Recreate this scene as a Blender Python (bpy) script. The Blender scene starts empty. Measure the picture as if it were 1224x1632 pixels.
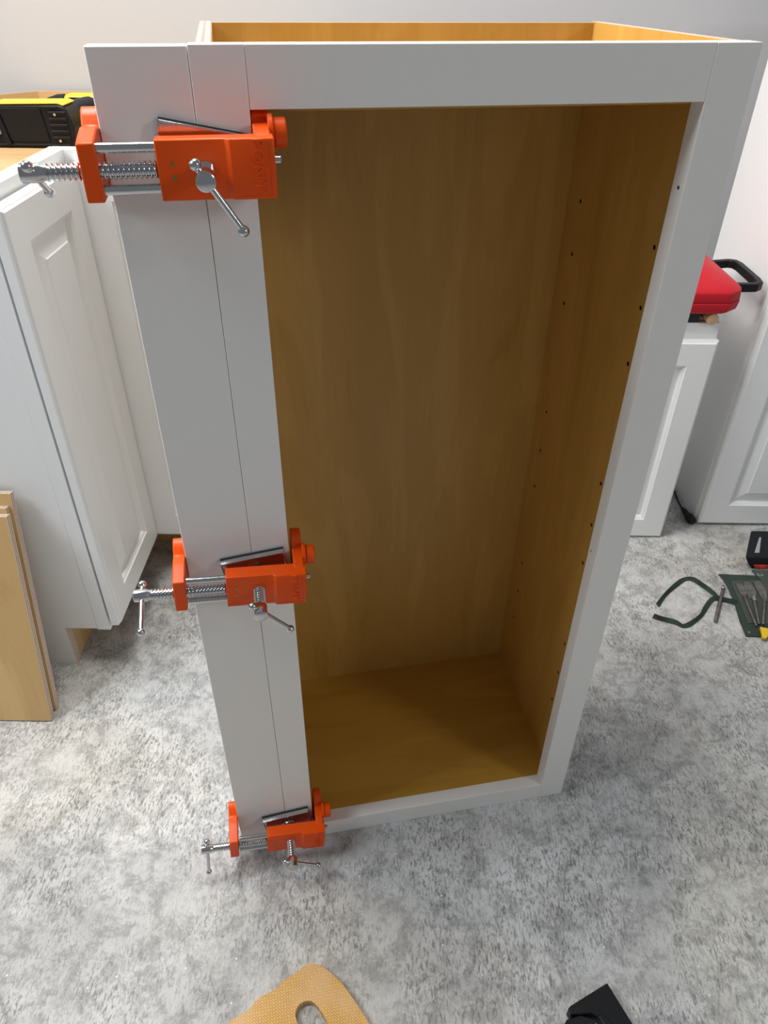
import bpy, bmesh, math, random
from mathutils import Vector, Matrix
random.seed(7)
scene = bpy.context.scene
C = scene.collection

# ------------------------------------------------------------------ camera
def make_camera():
    f, pitch, roll = 1158.2866, 0.6388283, 0.0115756
    F = Vector((0, math.cos(pitch), -math.sin(pitch)))
    R0 = Vector((1, 0, 0)); U0 = R0.cross(F)
    R = math.cos(roll) * R0 + math.sin(roll) * U0
    U = -math.sin(roll) * R0 + math.cos(roll) * U0
    cam = bpy.data.cameras.new('camera')
    o = bpy.data.objects.new('camera', cam); C.objects.link(o)
    m = Matrix((R, U, -F)).transposed().to_4x4()
    m.translation = Vector((0.144973, -0.614459, 1.108833))
    o.matrix_world = m
    cam.sensor_fit = 'VERTICAL'; cam.sensor_height = 24.0
    cam.lens = 24.0 * f / 1632.0
    cam.clip_start = 0.02; cam.clip_end = 50
    scene.camera = o
make_camera()

# ------------------------------------------------------------------ light
world = bpy.data.worlds.new('world'); scene.world = world; world.use_nodes = True
bg = world.node_tree.nodes['Background']
bg.inputs[0].default_value = (0.92, 0.96, 1.0, 1); bg.inputs[1].default_value = 0.185

def area(name, loc, target, sx, sy, power, col):
    l = bpy.data.lights.new(name, 'AREA'); l.shape = 'RECTANGLE'; l.size = sx; l.size_y = sy
    l.energy = power; l.color = col
    o = bpy.data.objects.new(name, l); C.objects.link(o)
    o.location = loc
    o.rotation_euler = (Vector(target) - Vector(loc)).to_track_quat('-Z', 'Y').to_euler()
area('ceiling_light', (-0.25, 0.45, 2.5), (0.0, 0.35, 0), 0.9, 0.7, 44, (1, 0.985, 0.95))
area('ceiling_light_left', (-1.7, -0.35, 2.45), (0.5, 0.6, 0.4), 0.9, 0.9, 43, (0.86, 0.925, 1.0))
area('window_light_right', (2.85, -1.5, 2.1), (0.3, 0.2, 0.6), 0.6, 0.6, 15, (0.97, 0.98, 1.0))
area('warm_wall_fill', (-1.5, 0.5, 1.9), (-0.9, 1.29, 1.0), 0.25, 0.25, 6.5, (1.0, 0.60, 0.20))  # unseen warm fill, added to turn the left part of the wall beige
scene.view_settings.view_transform = 'Standard'
scene.view_settings.look = 'None'
scene.view_settings.gamma = 1.0
scene.view_settings.use_curve_mapping = False
scene.view_settings.exposure = 0.0

# ------------------------------------------------------------------ materials
def mat(name):
    m = bpy.data.materials.new(name); m.use_nodes = True
    nt = m.node_tree; return m, nt, nt.nodes['Principled BSDF']
def plain(name, col, rough=0.5, metal=0.0, coat=0.0, bump=0.0, bscale=200, var=0.0, vscale=8):
    m, nt, b = mat(name)
    b.inputs['Base Color'].default_value = (*col, 1)
    b.inputs['Roughness'].default_value = rough; b.inputs['Metallic'].default_value = metal
    b.inputs['Coat Weight'].default_value = coat
    tc = nt.nodes.new('ShaderNodeTexCoord')
    if bump:
        n = nt.nodes.new('ShaderNodeTexNoise'); n.inputs['Scale'].default_value = bscale; n.inputs['Detail'].default_value = 4
        nt.links.new(tc.outputs['Object'], n.inputs['Vector'])
        bp = nt.nodes.new('ShaderNodeBump'); bp.inputs['Strength'].default_value = bump; bp.inputs['Distance'].default_value = 0.001
        nt.links.new(n.outputs['Fac'], bp.inputs['Height']); nt.links.new(bp.outputs['Normal'], b.inputs['Normal'])
    if var:
        n = nt.nodes.new('ShaderNodeTexNoise'); n.inputs['Scale'].default_value = vscale; n.inputs['Detail'].default_value = 5
        nt.links.new(tc.outputs['Object'], n.inputs['Vector'])
        r = nt.nodes.new('ShaderNodeValToRGB')
        r.color_ramp.elements[0].position = 0.3; r.color_ramp.elements[1].position = 0.7
        r.color_ramp.elements[0].color = (*[c * (1 - var) for c in col], 1)
        r.color_ramp.elements[1].color = (*[min(1, c * (1 + var)) for c in col], 1)
        nt.links.new(n.outputs['Fac'], r.inputs['Fac']); nt.links.new(r.outputs['Color'], b.inputs['Base Color'])
    return m
def wood(name, dark, light, axis='Z', rough=0.4, scale=1.0, fine=0.25):
    """maple veneer: broad figure plus fine pores, both stretched along the grain axis"""
    m, nt, b = mat(name)
    N, L = nt.nodes, nt.links
    tc = N.new('ShaderNodeTexCoord')
    mp = N.new('ShaderNodeMapping'); L.new(tc.outputs['Object'], mp.inputs['Vector'])
    s = [7.0 * scale] * 3; s['XYZ'.index(axis)] = 1.3 * scale; mp.inputs['Scale'].default_value = s
    n1 = N.new('ShaderNodeTexNoise'); n1.inputs['Scale'].default_value = 2.2; n1.inputs['Detail'].default_value = 5; n1.inputs['Distortion'].default_value = 0.9
    L.new(mp.outputs['Vector'], n1.inputs['Vector'])
    mp2 = N.new('ShaderNodeMapping'); L.new(tc.outputs['Object'], mp2.inputs['Vector'])
    s = [900.0 * scale] * 3; s['XYZ'.index(axis)] = 28.0 * scale; mp2.inputs['Scale'].default_value = s
    n2 = N.new('ShaderNodeTexNoise'); n2.inputs['Scale'].default_value = 0.5; n2.inputs['Detail'].default_value = 3
    L.new(mp2.outputs['Vector'], n2.inputs['Vector'])
    # cathedral lines out of the broad noise
    ma = N.new('ShaderNodeMath'); ma.operation = 'MULTIPLY'; ma.inputs[1].default_value = 34.0; L.new(n1.outputs['Fac'], ma.inputs[0])
    si = N.new('ShaderNodeMath'); si.operation = 'SINE'; L.new(ma.outputs[0], si.inputs[0])
    c1 = N.new('ShaderNodeMath'); c1.operation = 'MULTIPLY_ADD'; c1.inputs[1].default_value = 0.045; L.new(si.outputs[0], c1.inputs[0]); L.new(n1.outputs['Fac'], c1.inputs[2])
    c2 = N.new('ShaderNodeMath'); c2.operation = 'MULTIPLY_ADD'; c2.inputs[1].default_value = fine; L.new(n2.outputs['Fac'], c2.inputs[0]); L.new(c1.outputs[0], c2.inputs[2])
    r = N.new('ShaderNodeValToRGB'); r.color_ramp.elements[0].position = 0.32; r.color_ramp.elements[1].position = 0.95
    r.color_ramp.elements[0].color = (*dark, 1); r.color_ramp.elements[1].color = (*light, 1)
    L.new(c2.outputs[0], r.inputs['Fac']); L.new(r.outputs['Color'], b.inputs['Base Color'])
    b.inputs['Roughness'].default_value = rough
    return m
def plyedge(name, axis='X', n=3.0, thick=0.0127):
    m, nt, b = mat(name)
    N, L = nt.nodes, nt.links
    tc = N.new('ShaderNodeTexCoord'); sp = N.new('ShaderNodeSeparateXYZ'); L.new(tc.outputs['Object'], sp.inputs[0])
    mu = N.new('ShaderNodeMath'); mu.operation = 'MULTIPLY'; mu.inputs[1].default_value = n * 2 * math.pi / thick
    L.new(sp.outputs[axis], mu.inputs[0]); si = N.new('ShaderNodeMath'); si.operation = 'SINE'; L.new(mu.outputs[0], si.inputs[0])
    no = N.new('ShaderNodeTexNoise'); no.inputs['Scale'].default_value = 300; no.inputs['Detail'].default_value = 3; L.new(tc.outputs['Object'], no.inputs['Vector'])
    ad = N.new('ShaderNodeMath'); ad.operation = 'MULTIPLY_ADD'; ad.inputs[1].default_value = 0.35; L.new(si.outputs[0], ad.inputs[0]); L.new(no.outputs['Fac'], ad.inputs[2])
    r = N.new('ShaderNodeValToRGB'); r.color_ramp.elements[0].position = 0.25; r.color_ramp.elements[1].position = 0.7
    r.color_ramp.elements[0].color = (0.36, 0.25, 0.19, 1); r.color_ramp.elements[1].color = (0.72, 0.60, 0.50, 1)
    L.new(ad.outputs[0], r.inputs['Fac']); L.new(r.outputs['Color'], b.inputs['Base Color']); b.inputs['Roughness'].default_value = 0.8
    return m
def floor_mat():
    m, nt, b = mat('mottled_grey_floor')
    N, L = nt.nodes, nt.links
    tc = N.new('ShaderNodeTexCoord')
    def noise(scale, detail, dist=0.0, vec=None, rough=0.5):
        n = N.new('ShaderNodeTexNoise'); n.inputs['Scale'].default_value = scale; n.inputs['Detail'].default_value = detail
        n.inputs['Distortion'].default_value = dist; n.inputs['Roughness'].default_value = rough
        L.new(vec or tc.outputs['Object'], n.inputs['Vector']); return n
    def ramp(src, p0, c0, p1, c1):
        r = N.new('ShaderNodeValToRGB'); r.color_ramp.elements[0].position = p0; r.color_ramp.elements[1].position = p1
        r.color_ramp.elements[0].color = (*c0, 1); r.color_ramp.elements[1].color = (*c1, 1); L.new(src, r.inputs['Fac']); return r
    def mapped(rot, sc):
        mp = N.new('ShaderNodeMapping'); mp.inputs['Rotation'].default_value = (0, 0, rot); mp.inputs['Scale'].default_value = sc
        L.new(tc.outputs['Object'], mp.inputs['Vector']); return mp.outputs['Vector']
    def mix(fac, a, bb, typ='MIX'):
        x = N.new('ShaderNodeMix'); x.data_type = 'RGBA'; x.blend_type = typ
        if isinstance(fac, float): x.inputs[0].default_value = fac
        else: L.new(fac, x.inputs[0])
        L.new(a, x.inputs[6]); L.new(bb, x.inputs[7]); return x.outputs[2]
    big = noise(4.2, 9, 0.35, rough=0.70)
    base = ramp(big.outputs['Fac'], 0.37, (0.40, 0.397, 0.39), 0.63, (0.60, 0.598, 0.59))
    # brushed strokes, two directions, chosen by a patch mask
    s1 = noise(1.0, 3, 0.9, mapped(0.30, (290, 95, 1)), 0.6)
    s2 = noise(1.0, 3, 0.9, mapped(-0.70, (290, 95, 1)), 0.6)
    pm = noise(5, 3, 0.5)
    pmr = ramp(pm.outputs['Fac'], 0.47, (0, 0, 0), 0.53, (1, 1, 1))
    st = mix(pmr.outputs['Color'], s1.outputs['Fac'], s2.outputs['Fac'])
    str_ = ramp(st, 0.38, (0.40, 0.40, 0.405), 0.52, (1.06, 1.06, 1.06))
    # strokes fade out where the skim coat is smooth
    sm = noise(7, 5, 0.8, rough=0.6)
    smr = ramp(sm.outputs['Fac'], 0.40, (0.25, 0.25, 0.25), 0.60, (0.95, 0.95, 0.95))
    col = mix(smr.outputs['Color'], base.outputs['Color'], mix(1.0, base.outputs['Color'], str_.outputs['Color'], 'MULTIPLY'))
    # worn blotches with ragged edges
    mid = noise(26, 10, 0.3, rough=0.80)
    mr = ramp(mid.outputs['Fac'], 0.43, (0.64, 0.64, 0.635), 0.53, (1.06, 1.06, 1.055))
    col = mix(0.85, col, mr.outputs['Color'], 'MULTIPLY')
    wm = noise(2.2, 3, 0.3)
    wr = ramp(wm.outputs['Fac'], 0.50, (1.0, 1.0, 1.0), 0.68, (1.02, 0.99, 0.92))
    col = mix(1.0, col, wr.outputs['Color'], 'MULTIPLY')
    # white specks
    v = N.new('ShaderNodeTexVoronoi'); v.inputs['Scale'].default_value = 38; L.new(tc.outputs['Object'], v.inputs['Vector'])
    vr = ramp(v.outputs['Distance'], 0.04, (0.8, 0.8, 0.8), 0.065, (0, 0, 0))
    w = N.new('ShaderNodeRGB'); w.outputs[0].default_value = (0.85, 0.85, 0.84, 1)
    col = mix(vr.outputs['Color'], col, w.outputs[0])
    L.new(col, b.inputs['Base Color'])
    b.inputs['Roughness'].default_value = 0.55
    bp = N.new('ShaderNodeBump'); bp.inputs['Strength'].default_value = 0.35; bp.inputs['Distance'].default_value = 0.0012
    L.new(st, bp.inputs['Height']); L.new(bp.outputs['Normal'], b.inputs['Normal'])
    return m
def weave_mat():
    m, nt, b = mat('orange_foam')
    N, L = nt.nodes, nt.links
    tc = N.new('ShaderNodeTexCoord'); mp = N.new('ShaderNodeMapping'); mp.inputs['Rotation'].default_value = (0, 0, 0.6)
    L.new(tc.outputs['Object'], mp.inputs['Vector'])
    br = N.new('ShaderNodeTexBrick'); br.inputs['Scale'].default_value = 95; br.inputs['Mortar Size'].default_value = 0.055
    br.inputs['Mortar Smooth'].default_value = 0.6
    br.inputs['Color1'].default_value = (0.92, 0.54, 0.17, 1); br.inputs['Color2'].default_value = (0.80, 0.45, 0.13, 1); br.inputs['Mortar'].default_value = (0.58, 0.32, 0.09, 1)
    L.new(mp.outputs['Vector'], br.inputs['Vector'])
    n = N.new('ShaderNodeTexNoise'); n.inputs['Scale'].default_value = 14; L.new(tc.outputs['Object'], n.inputs['Vector'])
    r = N.new('ShaderNodeValToRGB'); r.color_ramp.elements[0].position = 0.45; r.color_ramp.elements[1].position = 0.7
    r.color_ramp.elements[0].color = (0, 0, 0, 1); r.color_ramp.elements[1].color = (0.5, 0.5, 0.5, 1); L.new(n.outputs['Fac'], r.inputs['Fac'])
    x = N.new('ShaderNodeMix'); x.data_type = 'RGBA'; L.new(r.outputs['Color'], x.inputs[0]); L.new(br.outputs['Color'], x.inputs[6])
    x.inputs[7].default_value = (0.88, 0.60, 0.36, 1)
    L.new(x.outputs[2], b.inputs['Base Color']); b.inputs['Roughness'].default_value = 0.75
    bp = N.new('ShaderNodeBump'); bp.inputs['Strength'].default_value = 0.6; bp.inputs['Distance'].default_value = 0.001; bp.invert = True
    L.new(br.outputs['Fac'], bp.inputs['Height']); L.new(bp.outputs['Normal'], b.inputs['Normal'])
    return m
def mesh_black():
    m, nt, b = mat('black_dotted_plastic')
    N, L = nt.nodes, nt.links
    tc = N.new('ShaderNodeTexCoord')
    v = N.new('ShaderNodeTexVoronoi'); v.inputs['Scale'].default_value = 260; v.inputs['Randomness'].default_value = 0.15
    L.new(tc.outputs['Object'], v.inputs['Vector'])
    r = N.new('ShaderNodeValToRGB'); r.color_ramp.elements[0].position = 0.12; r.color_ramp.elements[1].position = 0.3
    r.color_ramp.elements[0].color = (0.16, 0.16, 0.17, 1); r.color_ramp.elements[1].color = (0.006, 0.006, 0.007, 1)
    L.new(v.outputs['Distance'], r.inputs['Fac']); L.new(r.outputs['Color'], b.inputs['Base Color']); b.inputs['Roughness'].default_value = 0.45
    return m

M = dict(
    floor=floor_mat(),
    wall=plain('painted_wall', (0.49, 0.495, 0.505), 0.85, bump=0.25, bscale=90),
    frame=plain('shade_toned_white_paint', (0.84, 0.825, 0.79), 0.36, bump=0.04, bscale=350),  # slightly duller than the white paint, standing in for blocked front light
    white=plain('white_satin_paint', (0.86, 0.865, 0.86), 0.33, bump=0.05, bscale=250),
    maple=wood('maple_veneer_vertical', (0.50, 0.275, 0.050), (0.67, 0.41, 0.110), 'Z', 0.40),
    maple_x=wood('maple_veneer_crosswise', (0.46, 0.24, 0.030), (0.62, 0.36, 0.065), 'X', 0.40),
    birch=wood('birch_plywood', (0.50, 0.30, 0.11), (0.76, 0.53, 0.25), 'Z', 0.5, 0.8, 0.1),
    birch_x=wood('birch_plywood_flat', (0.44, 0.27, 0.12), (0.60, 0.41, 0.21), 'X', 0.5, 0.8, 0.1),
    ply=plyedge('plywood_edge', 'X', 2.0, 0.0127),
    plyy=plyedge('plywood_edge_across', 'Y', 2.5, 0.012),
    hole=plain('dark_hole', (0.05, 0.018, 0.006), 0.9),
    orange=plain('orange_enamel', (0.82, 0.082, 0.002), 0.36, coat=0.0, bump=0.06, bscale=260),
    chrome=plain('zinc_plated_steel', (0.62, 0.63, 0.65), 0.16, 1.0, bump=0.05, bscale=300),
    steel=plain('dull_steel', (0.24, 0.225, 0.21), 0.42, 0.85, var=0.3, vscale=90),
    rubber=plain('black_rubber', (0.015, 0.015, 0.017), 0.6),
    black=plain('black_plastic', (0.006, 0.0065, 0.008), 0.45),
    blackdot=mesh_black(),
    yellow=plain('yellow_plastic', (0.85, 0.55, 0.02), 0.4),
    red=plain('red_moulded_plastic', (0.54, 0.010, 0.022), 0.55, bump=0.2, bscale=500),
    redlabel=plain('red_label', (0.55, 0.04, 0.02), 0.5, var=0.6, vscale=120),
    brass=plain('dull_brass', (0.35, 0.25, 0.10), 0.4, 0.9),
    canvas=plain('green_canvas', (0.030, 0.048, 0.040), 0.9, bump=0.6, bscale=900, var=0.2, vscale=25),
    canvas2=plain('grey_green_canvas', (0.062, 0.072, 0.062), 0.9, bump=0.6, bscale=900, var=0.2, vscale=25),
    webbing=plain('green_webbing', (0.020, 0.036, 0.029), 0.8, bump=0.5, bscale=800, var=0.5, vscale=40),
    foam=weave_mat(), dowel=plain('pale_wood', (0.62, 0.42, 0.24), 0.6, var=0.15, vscale=60),
    greyslot=plain('grey_plastic', (0.35, 0.35, 0.35), 0.5),
)

for k in ('orange', 'black', 'blackdot', 'red'):
    M[k].node_tree.nodes['Principled BSDF'].inputs['Specular IOR Level'].default_value = 0.3

# ------------------------------------------------------------------ mesh helpers
class MB:
    def __init__(s): s.bm = bmesh.new(); s.mi = 0
    def face(s, vs):
        f = s.bm.faces.new(vs); f.material_index = s.mi; return f
    def poly_loft(s, rings, close=True, caps=True):
        R = [[s.bm.verts.new(p) for p in r] for r in rings]; n = len(R[0])
        for a, b in zip(R, R[1:]):
            for i in range(n if close else n - 1):
                s.face([a[i], a[(i + 1) % n], b[(i + 1) % n], b[i]])
        if caps: s.face(R[0][::-1]); s.face(R[-1])
        return s
    def box(s, x0, x1, y0, y1, z0, z1):
        return s.poly_loft([[(x0, y0, z), (x1, y0, z), (x1, y1, z), (x0, y1, z)] for z in (z0, z1)])
    def prism(s, pts, axis, a, b):
        """pts in the two other axes (in xyz order), extruded from a to b along axis"""
        def P(q, t):
            q = list(q); q.insert('xyz'.index(axis), t); return tuple(q)
        return s.poly_loft([[P(q, a) for q in pts], [P(q, b) for q in pts]])
    def lathe(s, p0, d, prof, n=20):
        """prof: (distance along d, radius)"""
        d = Vector(d).normalized(); p0 = Vector(p0)
        u = d.orthogonal().normalized(); v = d.cross(u)
        rings = [[p0 + d * t + (u * math.cos(2 * math.pi * k / n) + v * math.sin(2 * math.pi * k / n)) * max(r, 1e-5) for k in range(n)] for t, r in prof]
        return s.poly_loft(rings)
    def cyl(s, p0, p1, r, n=20, ch=0.0):
        d = Vector(p1) - Vector(p0); L = d.length
        pr = [(0, r), (L, r)] if not ch else [(0, r - ch), (ch, r), (L - ch, r), (L, r - ch)]
        return s.lathe(p0, d, pr, n)
    def ball(s, c, r, n=16):
        pr = [(-r * math.cos(math.pi * k / 10), r * math.sin(math.pi * k / 10)) for k in range(11)]
        return s.lathe(c, (0, 0, 1), pr, n)
    def tube(s, pts, r, n=10):
        pts = [Vector(p) for p in pts]; rings = []; u = None
        for i, p in enumerate(pts):
            d = (pts[min(i + 1, len(pts) - 1)] - pts[max(i - 1, 0)]).normalized()
            u = (u - d * u.dot(d)).normalized() if u else d.orthogonal().normalized()
            v = d.cross(u)
            rr = r[i] if isinstance(r, (list, tuple)) else r
            rings.append([p + (u * math.cos(2 * math.pi * k / n) + v * math.sin(2 * math.pi * k / n)) * rr for k in range(n)])
        return s.poly_loft(rings)
    def obj(s, name, m, parent=None, bevel=0.0, seg=2, smooth=False, loc=None, rot=None):
        bmesh.ops.recalc_face_normals(s.bm, faces=s.bm.faces)
        me = bpy.data.meshes.new(name); s.bm.to_mesh(me); s.bm.free()
        for x in (m if isinstance(m, (list, tuple)) else [m]): me.materials.append(M[x])
        o = bpy.data.objects.new(name, me); C.objects.link(o)
        if parent: o.parent = parent
        if loc: o.location = loc
        if rot: o.rotation_euler = rot
        if bevel:
            b = o.modifiers.new('bevel', 'BEVEL'); b.width = bevel; b.segments = seg; b.limit_method = 'ANGLE'; b.angle_limit = 0.6
            b.harden_normals = False
        if smooth or bevel:
            for p in me.polygons: p.use_smooth = True
            try: me.set_sharp_from_angle(angle=0.75 if not bevel else 0.9)
            except Exception: pass
        return o
def tag(o, label, cat, group=None):
    o['label'] = label; o['category'] = cat
    if group: o['group'] = group
    return o
def thing(name, label, cat, loc=(0, 0, 0), rot=(0, 0, 0), group=None):
    o = bpy.data.objects.new(name, None); C.objects.link(o); o.empty_display_size = 0.05
    o.location = loc; o.rotation_euler = rot
    return tag(o, label, cat, group)
def structure(o): o['kind'] = 'structure'; return o

# ------------------------------------------------------------------ the room
WALL_Y = 1.295
structure(MB().box(-2.6, 3.0, -3.2, WALL_Y, -0.05, 0.0).obj('floor', 'floor'))
structure(MB().box(-2.6, 3.0, WALL_Y, WALL_Y + 0.12, -0.05, 2.6).obj('wall_back', 'wall'))

# ------------------------------------------------------------------ the open cabinet under the clamps
PHI = 0.1951
W, H, ST, SR, RT, RB, T, D = 0.4572, 1.0662, 0.0406, 0.0398, 0.0421, 0.0356, 0.0202, 0.2703
E_, TS = 0.0058, 0.0120
cab = thing('wall_cabinet', 'open doorless cabinet with shade-toned white face frame and maple interior, standing on the floor', 'cabinet', (0, 0, 0), (0, 0, PHI))
FB = 0.0005
MB().box(0.0002, ST, 0, T, 0, H).obj('stile', 'frame', cab, FB)
MB().box(W - SR, W, 0, T, 0, H).obj('stile', 'frame', cab, FB)
MB().box(ST + 0.0002, W - SR - 0.0001, 0.0001, T, H - RT, H).obj('top_rail', 'frame', cab, FB)
MB().box(ST, W - SR, 0.0001, T, 0, RB).obj('bottom_rail', 'frame', cab, FB)
yb = T + D
def side(x0, x1, holes=False):
    mb = MB(); mb.box(x0, x1, T, yb + 0.009, 0, H)
    o = mb.obj('side_panel', ['maple', 'hole', 'ply'], cab)
    if holes:
        cb = MB()
        for v in (0.063, 0.252):
            for z in (0.885, 0.821, 0.756, 0.592, 0.526, 0.460, 0.300, 0.2365, 0.172):
                cb.cyl((x0 - 0.002, v, z), (x0 + 0.009, v, z), 0.0026, 14)
        cut = cb.obj('cutter', 'hole', cab)
        md = o.modifiers.new('b', 'BOOLEAN'); md.object = cut; md.operation = 'DIFFERENCE'; md.solver = 'EXACT'; md.material_mode = 'TRANSFER'
        bpy.context.view_layer.update()
        me = bpy.data.meshes.new_from_object(o.evaluated_get(bpy.context.evaluated_depsgraph_get()))
        o.modifiers.clear(); o.data = me
        bpy.data.objects.remove(cut)
    o.data.materials.append(M['white'])
    names = [m.name if m else '' for m in o.data.materials]
    if M['ply'].name not in names: o.data.materials.append(M['ply']); names.append(M['ply'].name)
    for p in o.data.polygons:
        if abs(p.normal.z) > 0.9 and p.center.z > H - 0.01: p.material_index = names.index(M['ply'].name)
        out = p.center.x < x0 + 1e-4 if x0 < 0.2 else p.center.x > x1 - 1e-4
        if out and abs(p.normal.x) > 0.9: p.material_index = names.index(M['white'].name)
    return o
side(E_, E_ + TS)
side(W - E_ - TS, W - E_, True)
bk = MB().box(E_ + TS, W - E_ - TS, yb, yb + 0.009, 0, H - 0.0008).obj('back_panel', 'maple', cab)
MB().box(E_ + TS, W - E_ - TS, T, yb, RB - 0.0127, RB).obj('bottom_panel', 'maple_x', cab)
MB().box(E_ + TS, W - E_ - TS, T, yb, H - RT - 0.004, H - RT + 0.0087).obj('top_panel', 'maple_x', cab)
# small screw holes seen on the inner edge of the right stile
for v, z, r in ((0.0089, 0.955, 0.0016), (0.0134, 0.5253, 0.0010)):
    MB().cyl((W - SR - 0.0004, v, z), (W - SR + 0.001, v, z), r, 12).obj('screw_hole', 'hole', cab)

WF = 0.0709
fil = MB().box(-WF, -0.0002, 0.0003, T, 0, H - 0.0007).obj('filler_strip', 'frame', None, 0.0009)
fil.rotation_euler = (0, 0, PHI)
tag(fil, 'long shade-toned white filler board clamped against the left side of the open cabinet', 'board')

# ------------------------------------------------------------------ orange clamps
def thread(mb, p0, d, L, r, pitch=0.0036, n=16):
    prof = [(0, r * 0.8)]
    k = 0
    while (k + 1) * pitch < L:
        t = k * pitch
        prof += [(t + pitch * 0.12, r * 0.74), (t + pitch * 0.42, r), (t + pitch * 0.58, r), (t + pitch * 0.90, r * 0.74)]
        k += 1
    prof.append((L, r * 0.8))
    mb.lathe(p0, d, prof, n)
def text_mesh(body, size):
    cu = bpy.data.curves.new('txt', 'FONT'); cu.body = body; cu.size = size; cu.extrude = 0.0007; cu.bevel_depth = 0.00022
    cu.align_x = 'CENTER'; cu.align_y = 'CENTER'; cu.space_character = 1.08; cu.offset = -0.0001
    o = bpy.data.objects.new('txt', cu); C.objects.link(o)
    bpy.context.view_layer.update()
    me = bpy.data.meshes.new_from_object(o.evaluated_get(bpy.context.evaluated_depsgraph_get()))
    bpy.data.objects.remove(o); me.materials.clear(); me.materials.append(M['orange'])
    return me
TXT = text_mesh('PONY', 0.0128)
AX = -0.030                      # the long screw's axis depth
def clamp(label, z, roll, bar_dir, cbar_dir, plate_rot, cball=0.012, lball=0.0135):
    js = abs(roll) * 0.022
    t = thing('face_frame_clamp', label, 'clamp', (0, 0, z), (0, roll, PHI), 'orange cabinet clamps')
    t.rotation_mode = 'XYZ'
    t.rotation_euler = (Matrix.Rotation(PHI, 3, 'Z') @ Matrix.Rotation(roll, 3, 'Y')).to_euler()
    MB().prism([(-.0305, -.0195), (.0545, -.0195), (.0552, -.021), (.0552, -.0380), (.0540, -.0395), (.0225, -.0395), (.0195, -.0362), (-.0305, -.0362)], 'z', -.0212, .0205).obj('body', 'orange', t, 0.0010)
    def jaw_profile(ear):
        return [(-.0375, -.0205), (-.0375, .0195), (-.030, .0212), (-.014, .0240), (-.006, .0252), (-.001, .0238), (.003, .0245), (.007, .0300), (.012, .0345), (.018, .0355),
                (ear - .003, .0340), (ear, .0290), (ear, .010), (ear - .002, -.010), (ear - .008, -.0205)]
    MB().prism(jaw_profile(.0235), 'x', -.0838 - js, -.0712 - js).obj('sliding_jaw', 'orange', t, 0.0012)
    q = [(max(a, -.030) if i < 2 else a, b) for i, (a, b) in enumerate(jaw_profile(.029))]; q[2] = (-.026, .0212)
    MB().prism(q, 'x', .0412 + js, .0535).obj('fixed_jaw', 'orange', t, 0.0012)
    mb = MB(); mb.cyl((.0528, -.003, .019), (.0570, -.003, .019), .0122, 28, .0008); mb.cyl((.0570, -.003, .018), (.0668, -.003, .018), .0108, 28, .0010)
    mb.obj('pivot_cap', 'orange', t, smooth=True)
    MB().cyl((.0548, -.022, .0025), (.0606, -.022, .0025), .0030, 14, .0007).obj('pivot_screw', 'chrome', t, smooth=True)
    for s in (.0150, -.0132):
        MB().cyl((-.0712, AX, s), (-.0305, AX, s), .0037, 18).obj('guide_rod', 'chrome', t, smooth=True)
    # long screw with head and sliding handle
    mb = MB(); thread(mb, (-.1095, AX, 0), (1, 0, 0), .0795, .0063)
    sc = mb.obj('clamp_screw', 'chrome', t, smooth=True)
    MB().lathe((-.1265, AX, 0), (1, 0, 0), [(0, .0058), (.0008, .0068), (.0135, .0068), (.0150, .0058), (.0185, .0052)], 24).obj('screw_head', 'chrome', sc, smooth=True)
    def bar(c, d, back, fwd, parent):
        c = Vector(c); d = Vector(d).normalized(); mb = MB()
        mb.cyl(c - d * back, c + d * fwd, .0026, 14)
        mb.lathe(c - d * (back + .0035), d, [(0, .0008), (.0006, .0026), (.0022, .0040), (.0040, .0044), (.0058, .0040), (.0074, .0027)], 16)
        mb.lathe(c + d * (fwd + .0035), -d, [(0, .0008), (.0006, .0026), (.0022, .0040), (.0040, .0044), (.0058, .0040), (.0074, .0027)], 16)
        mb.obj('handle_bar', 'chrome', parent, smooth=True)
    bar((-.1180, AX, 0), (0, *bar_dir), lball, .0425, sc)
    # pressure screw through the body
    mb = MB(); thread(mb, (.0040, -.060, 0), (0, 1, 0), .0500, .0060)
    ps = mb.obj('pressure_screw', 'chrome', t, smooth=True)
    MB().lathe((.0040, -.0775, 0), (0, 1, 0), [(0, .0060), (.0008, .0070), (.0150, .0070), (.0165, .0058), (.0185, .0052)], 24).obj('screw_head', 'chrome', ps, smooth=True)
    MB().lathe((.0040, -.0125, 0), (0, 1, 0), [(0, .0055), (.0012, .0105), (.0040, .0112)], 24).obj('swivel_disc', 'chrome', ps, smooth=True)
    bar((.0040, -.0690, 0), (cbar_dir[0], 0, cbar_dir[1]), cball, .0430, ps)
    # pressure plate with a rubber pad, swivelled on the screw
    hx, s0, s1 = .0350, -.0175, .0235
    mb = MB(); mb.box(-hx, hx, -.0080, -.0034, s0, s1)
    mb.box(-hx, hx, -.0102, -.0078, s1 - .0014, s1); mb.box(-hx, -hx + .0014, -.0102, -.0078, s0, s1); mb.box(hx - .0014, hx, -.0102, -.0078, s0, s1)
    pl = mb.obj('pressure_plate', 'chrome', t, 0.0004, loc=(.0025, 0, 0), rot=(0, plate_rot, 0))
    MB().box(-hx, hx, -.0034, -.0006, s0, s1 + .0004).obj('rubber_pad', 'rubber', pl)
    for s in (.0045, -.0048):
        MB().cyl((-.0195, -.0366, s), (-.0195, -.0350, s), .0016, 12).obj('set_screw', 'brass', t, smooth=True)
    # cast word and border on the front of the body
    o = bpy.data.objects.new('lettering', TXT); C.objects.link(o); o.parent = t
    o.matrix_local = Matrix.Translation((.0425, -.0395, .0025)) @ Matrix.Rotation(math.radians(90), 4, 'X') @ Matrix.Rotation(math.radians(-90), 4, 'Z')
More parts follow.
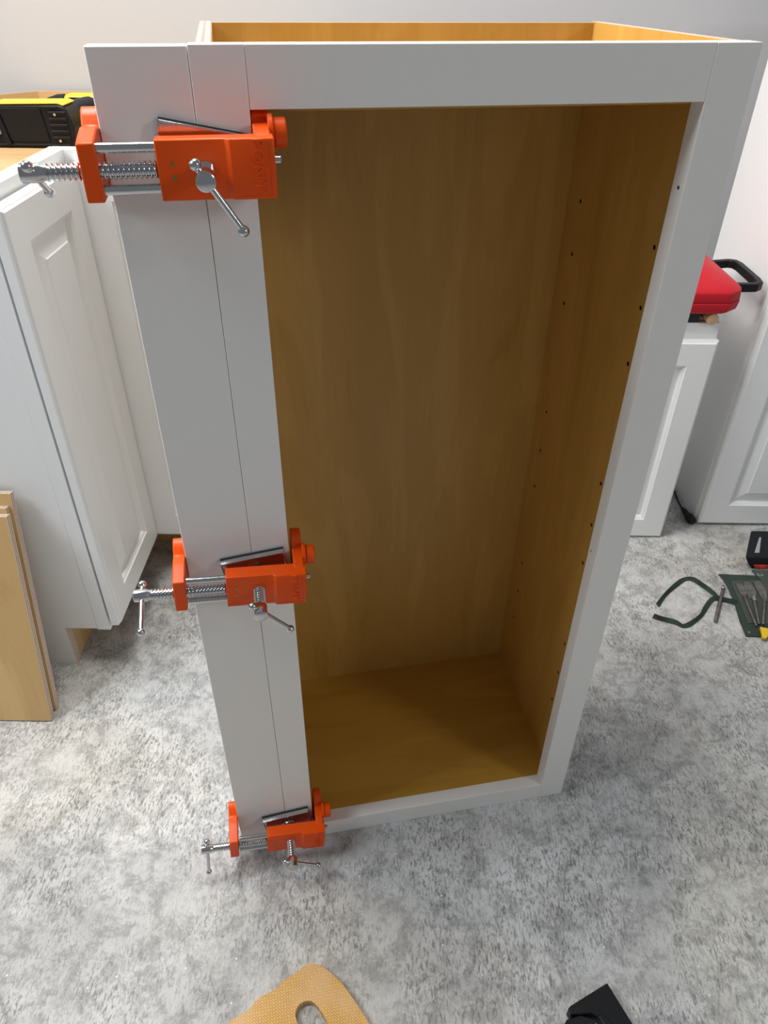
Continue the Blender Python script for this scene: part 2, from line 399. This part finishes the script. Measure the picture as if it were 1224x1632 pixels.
    mb = MB(); mb.box(.0510, .0515, -.0398, -.0390, -.0185, .0180); mb.box(.0300, .0515, -.0398, -.0390, -.0190, -.0185); 
    mb.obj('raised_border', 'orange', t)
    return t
clamp('orange clamp nearest the top of the frame, the largest in view', .9908, 0.0, (.87, -.50), (.53, -.85), math.radians(11))
clamp('orange clamp halfway down the frame, in front of the grey floor', .5715, 0.055, (-.93, -.36), (.71, -.70), math.radians(-9.5))
clamp('orange clamp lowest on the frame, just above the floor', .0610, 0.070, (-.32, -.95), (.90, -.44), math.radians(-11))

# ------------------------------------------------------------------ raised panel doors
def rect(x0, x1, z0, z1, y): return [(x0, y, z0), (x1, y, z0), (x1, y, z1), (x0, y, z1)]
def panel_door(name, w, h, parent, loc, rotz, t=0.019, fr=0.055, raised=True):
    """front faces -y, lower left corner at origin, y=0 is the front plane"""
    mb = MB()
    def R(i, y): return rect(i, w - i, i, h - i, y)
    rings = [R(0.0, t), R(0.0, 0.0055), R(0.0015, 0.0042), R(0.0035, 0.0036), R(0.0042, 0.0012), R(0.0058, 0.0)]
    rings += [R(fr, 0.0), R(fr + .0015, .0020), R(fr + .006, .0048), R(fr + .0085, .0095)]
    if raised: rings += [R(fr + .012, .0098), R(fr + .036, .0030), R(fr + .0375, .0010), R(fr + .039, .0010)]
    else: rings += [R(fr + .03, .0078)]
    mb.poly_loft(rings)
    o = mb.obj(name, 'white', parent, loc=loc, rot=(0, 0, rotz))
    for p in o.data.polygons: p.use_smooth = False
    return o

# corner cabinet on the left
LT = 0.878
cc = thing('corner_cabinet', 'white corner base cabinet with two raised panel doors on the left', 'cabinet', (-0.398, 0.3627, 0))
ox0 = -0.398
def B(x0, x1, y0, y1, z0, z1, name, m, bevel=0.0, parent=cc):
    ox, oy = cc.location.x, cc.location.y
    return MB().box(x0 - ox, x1 - ox, y0 - oy, y1 - oy, z0, z1).obj(name, m, parent, bevel)
MB().prism([(-1.00 - ox0, 0), (-0.4610 - ox0, 0), (-0.4610 - ox0, 0.0985), (-0.3988 - ox0, 0.0985), (-0.3988 - ox0, LT), (-1.00 - ox0, LT)], 'y', 0, 0.019).obj('side_panel', 'white', cc)
B(-0.3985, -0.3740, 0.3620, 0.4010, 0.096, LT, 'face_frame', 'white', 0.0006)
B(-0.3985, -0.3740, 0.4010, 0.6560, LT - 0.030, LT, 'face_frame', 'white', 0.0006)
B(-0.3985, -0.3740, 0.4010, 0.6560, 0.096, 0.126, 'face_frame', 'white', 0.0006)
B(-0.3985, -0.02, 0.6562, 0.6780, LT - 0.030, LT, 'face_frame', 'white', 0.0006)
B(-0.3740, -0.02, 0.6562, 0.6780, 0.096, 0.126, 'face_frame', 'white', 0.0006)
B(-0.4745, -0.4625, 0.3820, 0.7530, 0, 0.110, 'toe_kick', 'birch')
B(-0.4608, -0.4590, 0.3630, 0.3814, 0.0005, 0.0980, 'edge_strip', 'plyy')
B(-0.4625, -0.02, 0.7530, 0.7650, 0, 0.110, 'toe_kick', 'birch_x')
B(-0.398, -0.02, 0.68, 1.285, 0.10, 0.112, 'bottom_panel', 'birch_x')
B(-0.039, -0.02, 0.6785, 1.285, 0.0, LT, 'side_panel', 'white')
# plywood deck inside the rim, cut at the rear left corner
ox, oy = cc.location.x, cc.location.y
deck = [(-0.985, 0.383), (-0.3995, 0.383), (-0.3995, 0.679), (-0.04, 0.679), (-0.04, 1.268), (-0.650, 1.268), (-0.985, 0.933)]
MB().prism([(x - ox, y - oy) for x, y in deck], 'z', LT - 0.030, LT - 0.018).obj('deck', 'birch_x', cc)
B(-0.650, -0.04, 1.268, 1.280, 0.0, LT + 0.007, 'back_panel', 'birch_x')
MB().prism([(x - ox, y - oy) for x, y in [(-0.985, 0.933), (-0.650, 1.268), (-0.650, 1.282), (-0.995, 0.937)]], 'z', 0, LT + 0.007).obj('back_panel', 'birch_x', cc)
B(-1.00, -0.988, 0.382, 0.93, 0.0, LT, 'side_panel', 'birch')
B(-0.4035, -0.3990, 0.383, 0.6785, LT - 0.02, LT - 0.0005, 'edge_strip', 'ply')
panel_door('door', 0.2725, 0.750, cc, (-0.3500 - ox, 0.3605 - oy, 0.110), math.radians(90))
panel_door('door', 0.310, 0.750, cc, (-0.3600 - ox, 0.6350 - oy, 0.110), 0)

# leaning boards
th = 0.218
off = 0.0
for i, (L_, tk, xr, lab) in enumerate(((0.410, 0.0125, -0.4595, 'front birch plywood board leaning on the left cabinet side, its broad face showing'),
                                 (0.416, 0.0110, -0.4655, 'middle plywood board of the leaning stack, sandwiched between two others'),
                                 (0.434, 0.0125, -0.4600, 'rear plywood board of the leaning stack, touching the white cabinet side'))):
    mb = MB(); mb.box(-0.42, 0, 0, tk, 0, L_)
    o = mb.obj('plywood_board', ['birch', 'plyy'], None)
    for p in o.data.polygons:
        if abs(p.normal.y) < 0.5: p.material_index = 1
    o.rotation_euler = (-th, 0, 0)
    o.location = (xr, 0.2215 + off / math.cos(th), 0)
    off += tk + 0.0008
    o.location.z = tk * math.sin(th) + 0.0002
    tag(o, lab, 'board', 'leaning plywood boards')

# ------------------------------------------------------------------ low cabinet on the right with the red case
lc = thing('low_cabinet', 'low white cabinet with one raised panel door, red case on top', 'cabinet', (0.5555, 0.785, 0))
panel_door('door', 0.2700, 0.5095, lc, (0, 0, 0.001), 0, fr=0.054)
MB().box(0.0, 0.2700, 0.0195, 0.0380, 0, 0.5425).obj('face_frame', 'white', lc, 0.0012)
MB().box(0.004, 0.262, 0.0382, 0.26, 0, 0.534).obj('body', 'white', lc, 0.0008)
MB().box(0.004, 0.262, 0.0382, 0.26, 0.534, 0.536).obj('top', 'birch_x', lc)

dw = MB(); dw.cyl((0.802, 0.792, 0.5544), (0.794, 1.03, 0.5544), 0.0118, 20, 0.002)
dw = dw.obj('wooden_dowel', 'dowel', None, smooth=True); tag(dw, 'short round wooden stick under the red tool case', 'stick')
dk = MB().box(0.600, 0.780, 0.806, 1.03, 0.5428, 0.5660).obj('flat_pad', 'rubber', None, 0.002)
tag(dk, 'dark flat pad under the red tool case', 'pad')

rc = thing('tool_case', 'red plastic tool case with a black carry handle', 'case', (0.692, 0.903, 0.5665))
def ring(inset, z):
    x0, x1, y0, y1, c = -0.150 + inset, 0.1640 - inset, -0.125 + inset, 0.150 - inset, 0.034
    return [(x0 + c, y0, z), (x1 - c, y0 + .004, z), (x1 - .007, y0 + c * .75, z), (x1, y0 + c * 1.3, z), (x1, y1 - c, z), (x1 - c, y1, z), (x0 + c, y1, z), (x0, y1 - c, z), (x0, y0 + c, z)]
mb = MB(); mb.poly_loft([ring(.010, 0), ring(.0025, .006), ring(0, .024)])
mb.obj('lower_shell', 'red', rc, 0.0015)
mb = MB(); mb.poly_loft([ring(.0008, .0246), ring(.002, .044), ring(.012, .052), ring(.034, .060), ring(.055, .072)])
mb.obj('upper_shell', 'red', rc, 0.0015)
pts = [(0.160, -0.052, .034), (0.200, -0.056, .036), (0.211, -0.048, .037), (0.213, -0.030, .038), (0.212, 0.060, .040), (0.208, 0.078, .040), (0.198, 0.086, .039), (0.160, 0.084, .036)]
mb = MB()
for a, b in zip(pts, pts[1:]):
    a, b = Vector(a), Vector(b); d = (b - a).normalized(); n = Vector((-d.y, d.x, 0)).normalized() * 0.0065; u = Vector((0, 0, .0085))
    mb.poly_loft([[a + n - u, a - n - u, a - n + u, a + n + u], [b + d * .004 + n - u, b + d * .004 - n - u, b + d * .004 - n + u, b + d * .004 + n + u]])
mb.obj('handle', 'black', rc, 0.002)

# ------------------------------------------------------------------ second cabinet standing at the far right
tc_ = thing('standing_cabinet', 'white cabinet with raised panel door standing at the right edge, beyond the tool roll', 'cabinet', (0.930, 0.857, 0))
MB().box(0, 0.381, 0.0195, 0.304, 0, 1.067).obj('body', 'white', tc_, 0.0006)
MB().box(-0.002, 0.383, 0, 0.019, 0, 1.067).obj('face_frame', 'white', tc_, 0.0008)
panel_door('door', 0.372, 1.055, tc_, (0.004, -0.0195, 0.004), 0, fr=0.058)

# power cord with a black plug beside it
cord = thing('power_cord', 'thin black cord ending in a plug, on the floor beside the standing cabinet', 'cord', (0.915, 0.87, 0))
MB().tube([(-.004, .022, .010), (-.002, .06, .006), (.004, .11, .004), (.006, .17, .003), (.002, .28, .003)], .0025, 10).obj('cable', 'black', cord, smooth=True)
mb = MB(); mb.lathe((.004, -.032, .011), (-.15, 1, 0), [(0, .0085), (.004, .0105), (.022, .0105), (.028, .0075), (.045, .0068), (.058, .0045)], 10)
mb.obj('plug', 'black', cord)

# ------------------------------------------------------------------ drill on the corner cabinet
DZ = LT - 0.018
dr = thing('cordless_drill', 'yellow and black cordless drill lying on its side on the corner cabinet', 'drill', (-0.455, 0.76, DZ))
# battery pack: its ribbed underside faces the camera
bp_ = MB()
prof = [(-.083, .004), (-.075, .000), (.058, .000), (.064, .010), (.067, .033), (.060, .058), (.055, .0635), (.046, .066), (-.083, .064), (-.088, .056), (-.090, .018)]
prof = [(x, z) for x, z in prof]
bp_.prism(prof, 'y', 0.0, 0.060)
bat = bp_.obj('battery_pack', 'black', dr, 0.003)
MB().prism([(-.044, .011), (.022, .011), (.016, .061), (-.054, .061)], 'y', -.0022, .001).obj('grip_panel', 'blackdot', bat, .0006)
for k in range(5):
    MB().box(-.086, -.064, -.0030, 0.001, .014 + k * .011, .020 + k * .011).obj('rib', 'black', bat, .001)
MB().prism([(-.052, .006), (-.044, .006), (-.055, .062), (-.062, .062)], 'y', -.005, .001).obj('latch', 'black', bat, .001)
for k in range(5):
    MB().box(.028, .058, -.0028, 0.001, .014 + k * .0095, .0185 + k * .0095).obj('rib', 'black', bat, .001)
for z in (.012, .052):
    MB().cyl((.040, -.0038, z), (.040, 0.0, z), .0022, 12).obj('screw', 'chrome', bat, smooth=True)
MB().prism([(-.066, .0650), (.046, .0670), (.055, .0640), (.058, .0660), (.050, .0695), (-.066, .0675)], 'y', .001, .052).obj('battery_trim', 'yellow', dr, .0012)
MB().box(-.084, .045, -.0022, .001, .0605, .0640).obj('rim', 'black', bat, .0008)
MB().box(-.074, .056, -.0022, .001, .0035, .0070).obj('rim', 'black', bat, .0008)
MB().prism([(-.062, .022), (-.0575, .022), (-.0595, .046), (-.064, .046)], 'y', -.0062, .001).obj('latch', 'greyslot', bat, .0006)
mb = MB(); mb.tube([(.030, .060, .038), (.045, .085, .040), (.062, .115, .044)], [.030, .024, .022], 16); mb.obj('grip', 'black', dr, smooth=True)
mb = MB(); mb.tube([(.050, .052, .030), (.066, .075, .034), (.083, .105, .038)], [.014, .014, .012], 12); mb.obj('grip_inlay', 'yellow', dr, smooth=True)
mb = MB(); mb.prism([(.010, .045), (.018, .0680), (.135, .0690), (.150, .055), (.150, .022), (.060, .015), (.034, .030)], 'y', .110, .140)
mb.obj('motor_housing', 'yellow', dr, .006, 3)
MB().prism([(.050, .020), (.034, .047), (.040, .055), (.146, .055), (.146, .020)], 'y', .1075, .130).obj('side_panel', 'black', dr, .002)
MB().box(.040, .056, .1055, .110, .0445, .0525).obj('switch', 'yellow', dr, .001)
MB().box(.026, .072, .1092, .1108, .0600, .0635).obj('name_strip', 'black', dr)
MB().lathe((.014, .128, .050), (-1, 0, -.12), [(0, .017), (.012, .018), (.030, .015), (.040, .009), (.044, .006)], 20).obj('chuck', 'black', dr, smooth=True)

# ------------------------------------------------------------------ tools on the floor at the right
tb = thing('tool_box', 'black plastic box with a grey slot and red label, above the tool roll', 'tool box', (1.05, 0.70, 0))
def P(x, y): return (x - 1.05, y - 0.70)
rg = [[(*P(1.003, .672), .0), (*P(1.17, .672), .0), (*P(1.20, .775), .0), (*P(1.055, .775), .0)],
      [(*P(.990, .674), .016), (*P(1.18, .674), .016), (*P(1.21, .785), .016), (*P(1.040, .785), .016)],
      [(*P(.982, .680), .030), (*P(1.18, .680), .030), (*P(1.20, .780), .030), (*P(1.036, .780), .030)]]
MB().poly_loft(rg).obj('case_body', 'black', tb, .003)
MB().prism([P(1.0095, .695), P(1.021, .695), P(1.049, .753), P(1.0445, .753)], 'z', .0295, .0308).obj('slot', 'greyslot', tb)
MB().poly_loft([[(*P(1.009, .6705), .004), (*P(1.16, .6705), .004), (*P(1.16, .675), .004), (*P(1.009, .675), .004)],
                [(*P(1.0045, .6715), .012), (*P(1.16, .6715), .012), (*P(1.16, .676), .012), (*P(1.0045, .676), .012)]]).obj('red_label', 'redlabel', tb)

roll = thing('tool_roll', 'open dark green canvas tool roll lying on the floor at the right edge', 'tool roll', (1.0, 0.55, 0))
def Q(x, y): return (x - 1.0, y - 0.55)
MB().prism([Q(.917, .650), Q(1.02, .6455), Q(1.20, .640), Q(1.20, .446), Q(1.05, .4505), Q(.9044, .4545), Q(.908, .50), Q(.9174, .553), Q(.922, .60), Q(.921, .635)], 'z', .0004, .0035).obj('canvas', 'canvas', roll, .0008)
MB().prism([Q(.998, .664), Q(1.20, .660), Q(1.20, .490), Q(1.045, .472), Q(1.018, .56)], 'z', .0036, .0062).obj('flap', 'canvas2', roll, .0008)
MB().prism([Q(.935, .625), Q(1.012, .628), Q(1.012, .4885), Q(.922, .4910), Q(.930, .56)], 'z', .0036, .0050).obj('pocket', 'canvas2', roll, .0006)
mb = MB(); n = 20
cx, cy = Q(1.010, .645)
mb.poly_loft([[(cx + r * math.cos(2 * math.pi * k / n), cy + r * math.sin(2 * math.pi * k / n), z) for k in range(n)] for r, z in ((.0068, .0062), (.0062, .0078), (.0045, .0080), (.0038, .0066))], caps=False)
mb.obj('eyelet', 'chrome', roll, smooth=True)
cx, cy = Q(.913, .464); MB().cyl((cx, cy, .0035), (cx, cy, .0048), .0034, 14).obj('eyelet', 'steel', roll, smooth=True)
# strap of the roll, two loose ends
def strap(pts, parent, w=.0052):
    P_ = [Vector((*Q(x, y), 0)) for x, y in pts]
    # Catmull-Rom
    out = []
    for i in range(len(P_) - 1):
        p0, p1, p2, p3 = P_[max(i - 1, 0)], P_[i], P_[i + 1], P_[min(i + 2, len(P_) - 1)]
        for k in range(8):
            t = k / 8; out.append(0.5 * ((2 * p1) + (p2 - p0) * t + (2 * p0 - 5 * p1 + 4 * p2 - p3) * t * t + (3 * p1 - p0 - 3 * p2 + p3) * t ** 3))
    out.append(P_[-1]); mb = MB(); rings = []
    for i, p in enumerate(out):
        d = (out[min(i + 1, len(out) - 1)] - out[max(i - 1, 0)]).normalized(); n = Vector((-d.y, d.x, 0))
        tw = 0.55 + 0.5 * math.sin(i * 0.21)          # the strap twists along its length
        a = n * w * math.cos(tw) ; u = Vector((0, 0, 1)) * w * math.sin(tw)
        c = p + Vector((0, 0, .0012 + abs(u.z)))
        tn = (n * -math.sin(tw) + Vector((0, 0, 1)) * math.cos(tw)) * .0006
        rings.append([c - a - u - tn, c + a + u - tn, c + a + u + tn, c - a - u + tn])
    mb.poly_loft(rings); return mb.obj('strap', 'webbing', parent)
strap([(0.7453, 0.5433), (0.7757, 0.5797), (0.8178, 0.6199), (0.8363, 0.6329), (0.8508, 0.6289), (0.8644, 0.6101), (0.8825, 0.5856), (0.8921, 0.5696), (0.9215, 0.5545)], roll)
strap([(0.7261, 0.5102), (0.7396, 0.501), (0.769, 0.4921), (0.7834, 0.4831), (0.8033, 0.4908), (0.8292, 0.5119), (0.8495, 0.5391), (0.8683, 0.5612), (0.8823, 0.5654), (0.9200, 0.5530)], roll)

def tool(name, label, outline, z0, z1, m, extra=()):
    cx = sum(p[0] for p in outline) / len(outline); cy = sum(p[1] for p in outline) / len(outline)
    t = thing(name, label, 'tool', (cx, cy, z0))
    MB().prism([(x - cx, y - cy) for x, y in outline], 'z', 0, z1 - z0).obj('blade', m, t, .0008)
    for nm, a, b, r0, r1, mm in extra:
        mb = MB(); a = Vector((a[0] - cx, a[1] - cy, a[2] - z0)); b = Vector((b[0] - cx, b[1] - cy, b[2] - z0))
        L = (b - a).length; mb.lathe(a, b - a, [(0, r0 * .8), (L * .03, r0), (L * .97, r1), (L, r1 * .7)], 12); mb.obj(nm, mm, t, smooth=True)
    return t
tool('spade_bit', 'wide flat steel spade bit with a bright collar, in the middle of the tool roll',
     [(.9613, .6182), (.9746, .6184), (.9785, .600), (.9765, .5822), (.9672, .5633), (.9615, .560), (.9540, .5660), (.9525, .5866), (.955, .602)], .0055, .0085, 'steel',
     [('collar', (.9620, .566, .0100), (.9590, .551, .0100), .0046, .0046, 'chrome'), ('shank', (.9600, .5585, .009), (.9416, .4846, .008), .0032, .0028, 'steel')])
tool('spade_bit', 'brownish narrow steel bit left of the bright-collared one in the tool roll',
     [(.9411, .6129), (.9569, .6132), (.9536, .5818), (.9480, .5700), (.9415, .5675), (.9395, .585)], .0055, .0080, 'steel',
     [('shank', (.9440, .575, .0085), (.9344, .4802, .008), .0024, .0024, 'steel')])
tool('long_chisel', 'long dark steel tool right of the bright-collared bit, half under the roll flap',
     [(.9830, .6200), (.9990, .6200), (1.0010, .590), (.9890, .555), (.9800, .555), (.9800, .590)], .0064, .0095, 'steel',
     [('shank', (.9850, .562, .0095), (.9493, .4826, .009), .0036, .0030, 'steel')])
tool('yellow_bit', 'small yellow-painted tip sticking out of the bottom of the tool roll',
     [(.9397, .4760), (.9545, .4720), (.9600, .4600), (.9510, .4551), (.9400, .4435), (.9320, .4450), (.9370, .4612)], .0038, .0095, 'yellow')
rod = thing('steel_rod', 'dull round steel rod lying across the strap left of the tool roll', 'rod', (.881, .542, 0))
mb = MB(); mb.lathe((.9067 - .881 + .004, .5925 - .542 + .012, .0090), (.8551 - .9067, .4925 - .5925, -.004), [(0, .002), (.002, .0034), (.055, .0036), (.058, .0042), (.120, .0042), (.124, .003)], 14)
mb.obj('shaft', 'steel', rod, smooth=True)
MB().lathe((.9067 - .881 + .001, .5925 - .542 + .006, .0090), (.8551 - .9067, .4925 - .5925, -.004), [(0, .0040), (.001, .0046), (.006, .0046), (.007, .0040)], 14).obj('ring', 'chrome', rod, smooth=True)

# ------------------------------------------------------------------ foam mat piece, nearest the camera
mt = [(.0365, -.1901), (.0419, -.1846), (.0476, -.1824), (.0535, -.1820), (.0595, -.1830), (.0676, -.1853), (.0738, -.1888), (.0862, -.1984), (.0963, -.2062), (.1086, -.2206), (.1225, -.2372), (.1342, -.2533),
      (.152, -.285), (.160, -.32), (.150, -.35), (.11, -.372), (.05, -.372), (-.02, -.360), (-.09, -.335), (-.105, -.30), (-.080, -.270), (-.0502, -.2544), (-.0402, -.2470), (-.0317, -.2420), (-.0264, -.2395),
      (-.0223, -.2354), (-.0203, -.2303), (-.0170, -.2266), (-.0118, -.2232), (-.0055, -.2201), (.0008, -.2175), (.0080, -.2131), (.0148, -.2053), (.0292, -.1955)]
ho = [(.0411, -.2543), (.0367, -.2446), (.0372, -.2381), (.0407, -.2317), (.0479, -.2280), (.0555, -.2276), (.0625, -.2312), (.0677, -.2369), (.0739, -.2442), (.0802, -.2536),
      (.0870, -.268), (.090, -.290), (.078, -.300), (.062, -.294), (.052, -.275)]
bm = bmesh.new()
def loop(pts, z):
    vs = [bm.verts.new((x - .03, y + .28, z)) for x, y in pts]
    return vs, [bm.edges.new((vs[i], vs[(i + 1) % len(vs)])) for i in range(len(vs))]
(ot, oe), (it, ie) = loop(mt, .0118), loop(ho, .0118)
bmesh.ops.triangle_fill(bm, use_beauty=True, use_dissolve=False, edges=oe + ie)
ret = bmesh.ops.extrude_face_region(bm, geom=list(bm.faces))
for v in [g for g in ret['geom'] if isinstance(g, bmesh.types.BMVert)]: v.co.z = 0.0002
bmesh.ops.recalc_face_normals(bm, faces=bm.faces)
me = bpy.data.meshes.new('foam_mat'); bm.to_mesh(me); bm.free(); me.materials.append(M['foam'])
fm = bpy.data.objects.new('foam_mat', me); C.objects.link(fm); fm.location = (.03, -.28, 0)
bv = fm.modifiers.new('bevel', 'BEVEL'); bv.width = .0012; bv.segments = 2; bv.limit_method = 'ANGLE'; bv.angle_limit = .8
tag(fm, 'orange-yellow woven-textured foam mat piece with a rounded hole, cut off by the bottom edge', 'mat')

# ------------------------------------------------------------------ black angular plastic grip at the bottom right
bg_ = thing('plastic_clamp', 'black angular plastic clamp lying on the floor at the bottom right', 'clamp', (.45, -.26, 0))
def K(pts): return [(x - .45, y + .26) for x, y in pts]
MB().prism(K([(.4528, -.2049), (.3976, -.2326), (.3939, -.2362), (.3969, -.2426), (.4091, -.2419), (.4230, -.2405), (.4400, -.2500), (.4520, -.2700), (.4800, -.3050), (.4990, -.2930), (.4745, -.2525)]), 'z', .0006, .0200).obj('frame', 'black', bg_, .0012)
MB().prism(K([(.4091, -.2419), (.3906, -.2473), (.3855, -.2534), (.3780, -.2700), (.3880, -.2740), (.3960, -.2600), (.4080, -.2530), (.4300, -.2475)]), 'z', .0006, .0170).obj('jaw', 'black', bg_, .0012)
MB().prism(K([(.4300, -.2440), (.4390, -.2410), (.4450, -.2500), (.4640, -.2800), (.4560, -.2850), (.4400, -.2620)]), 'z', .0150, .0228).obj('trigger', 'black', bg_, .0015)
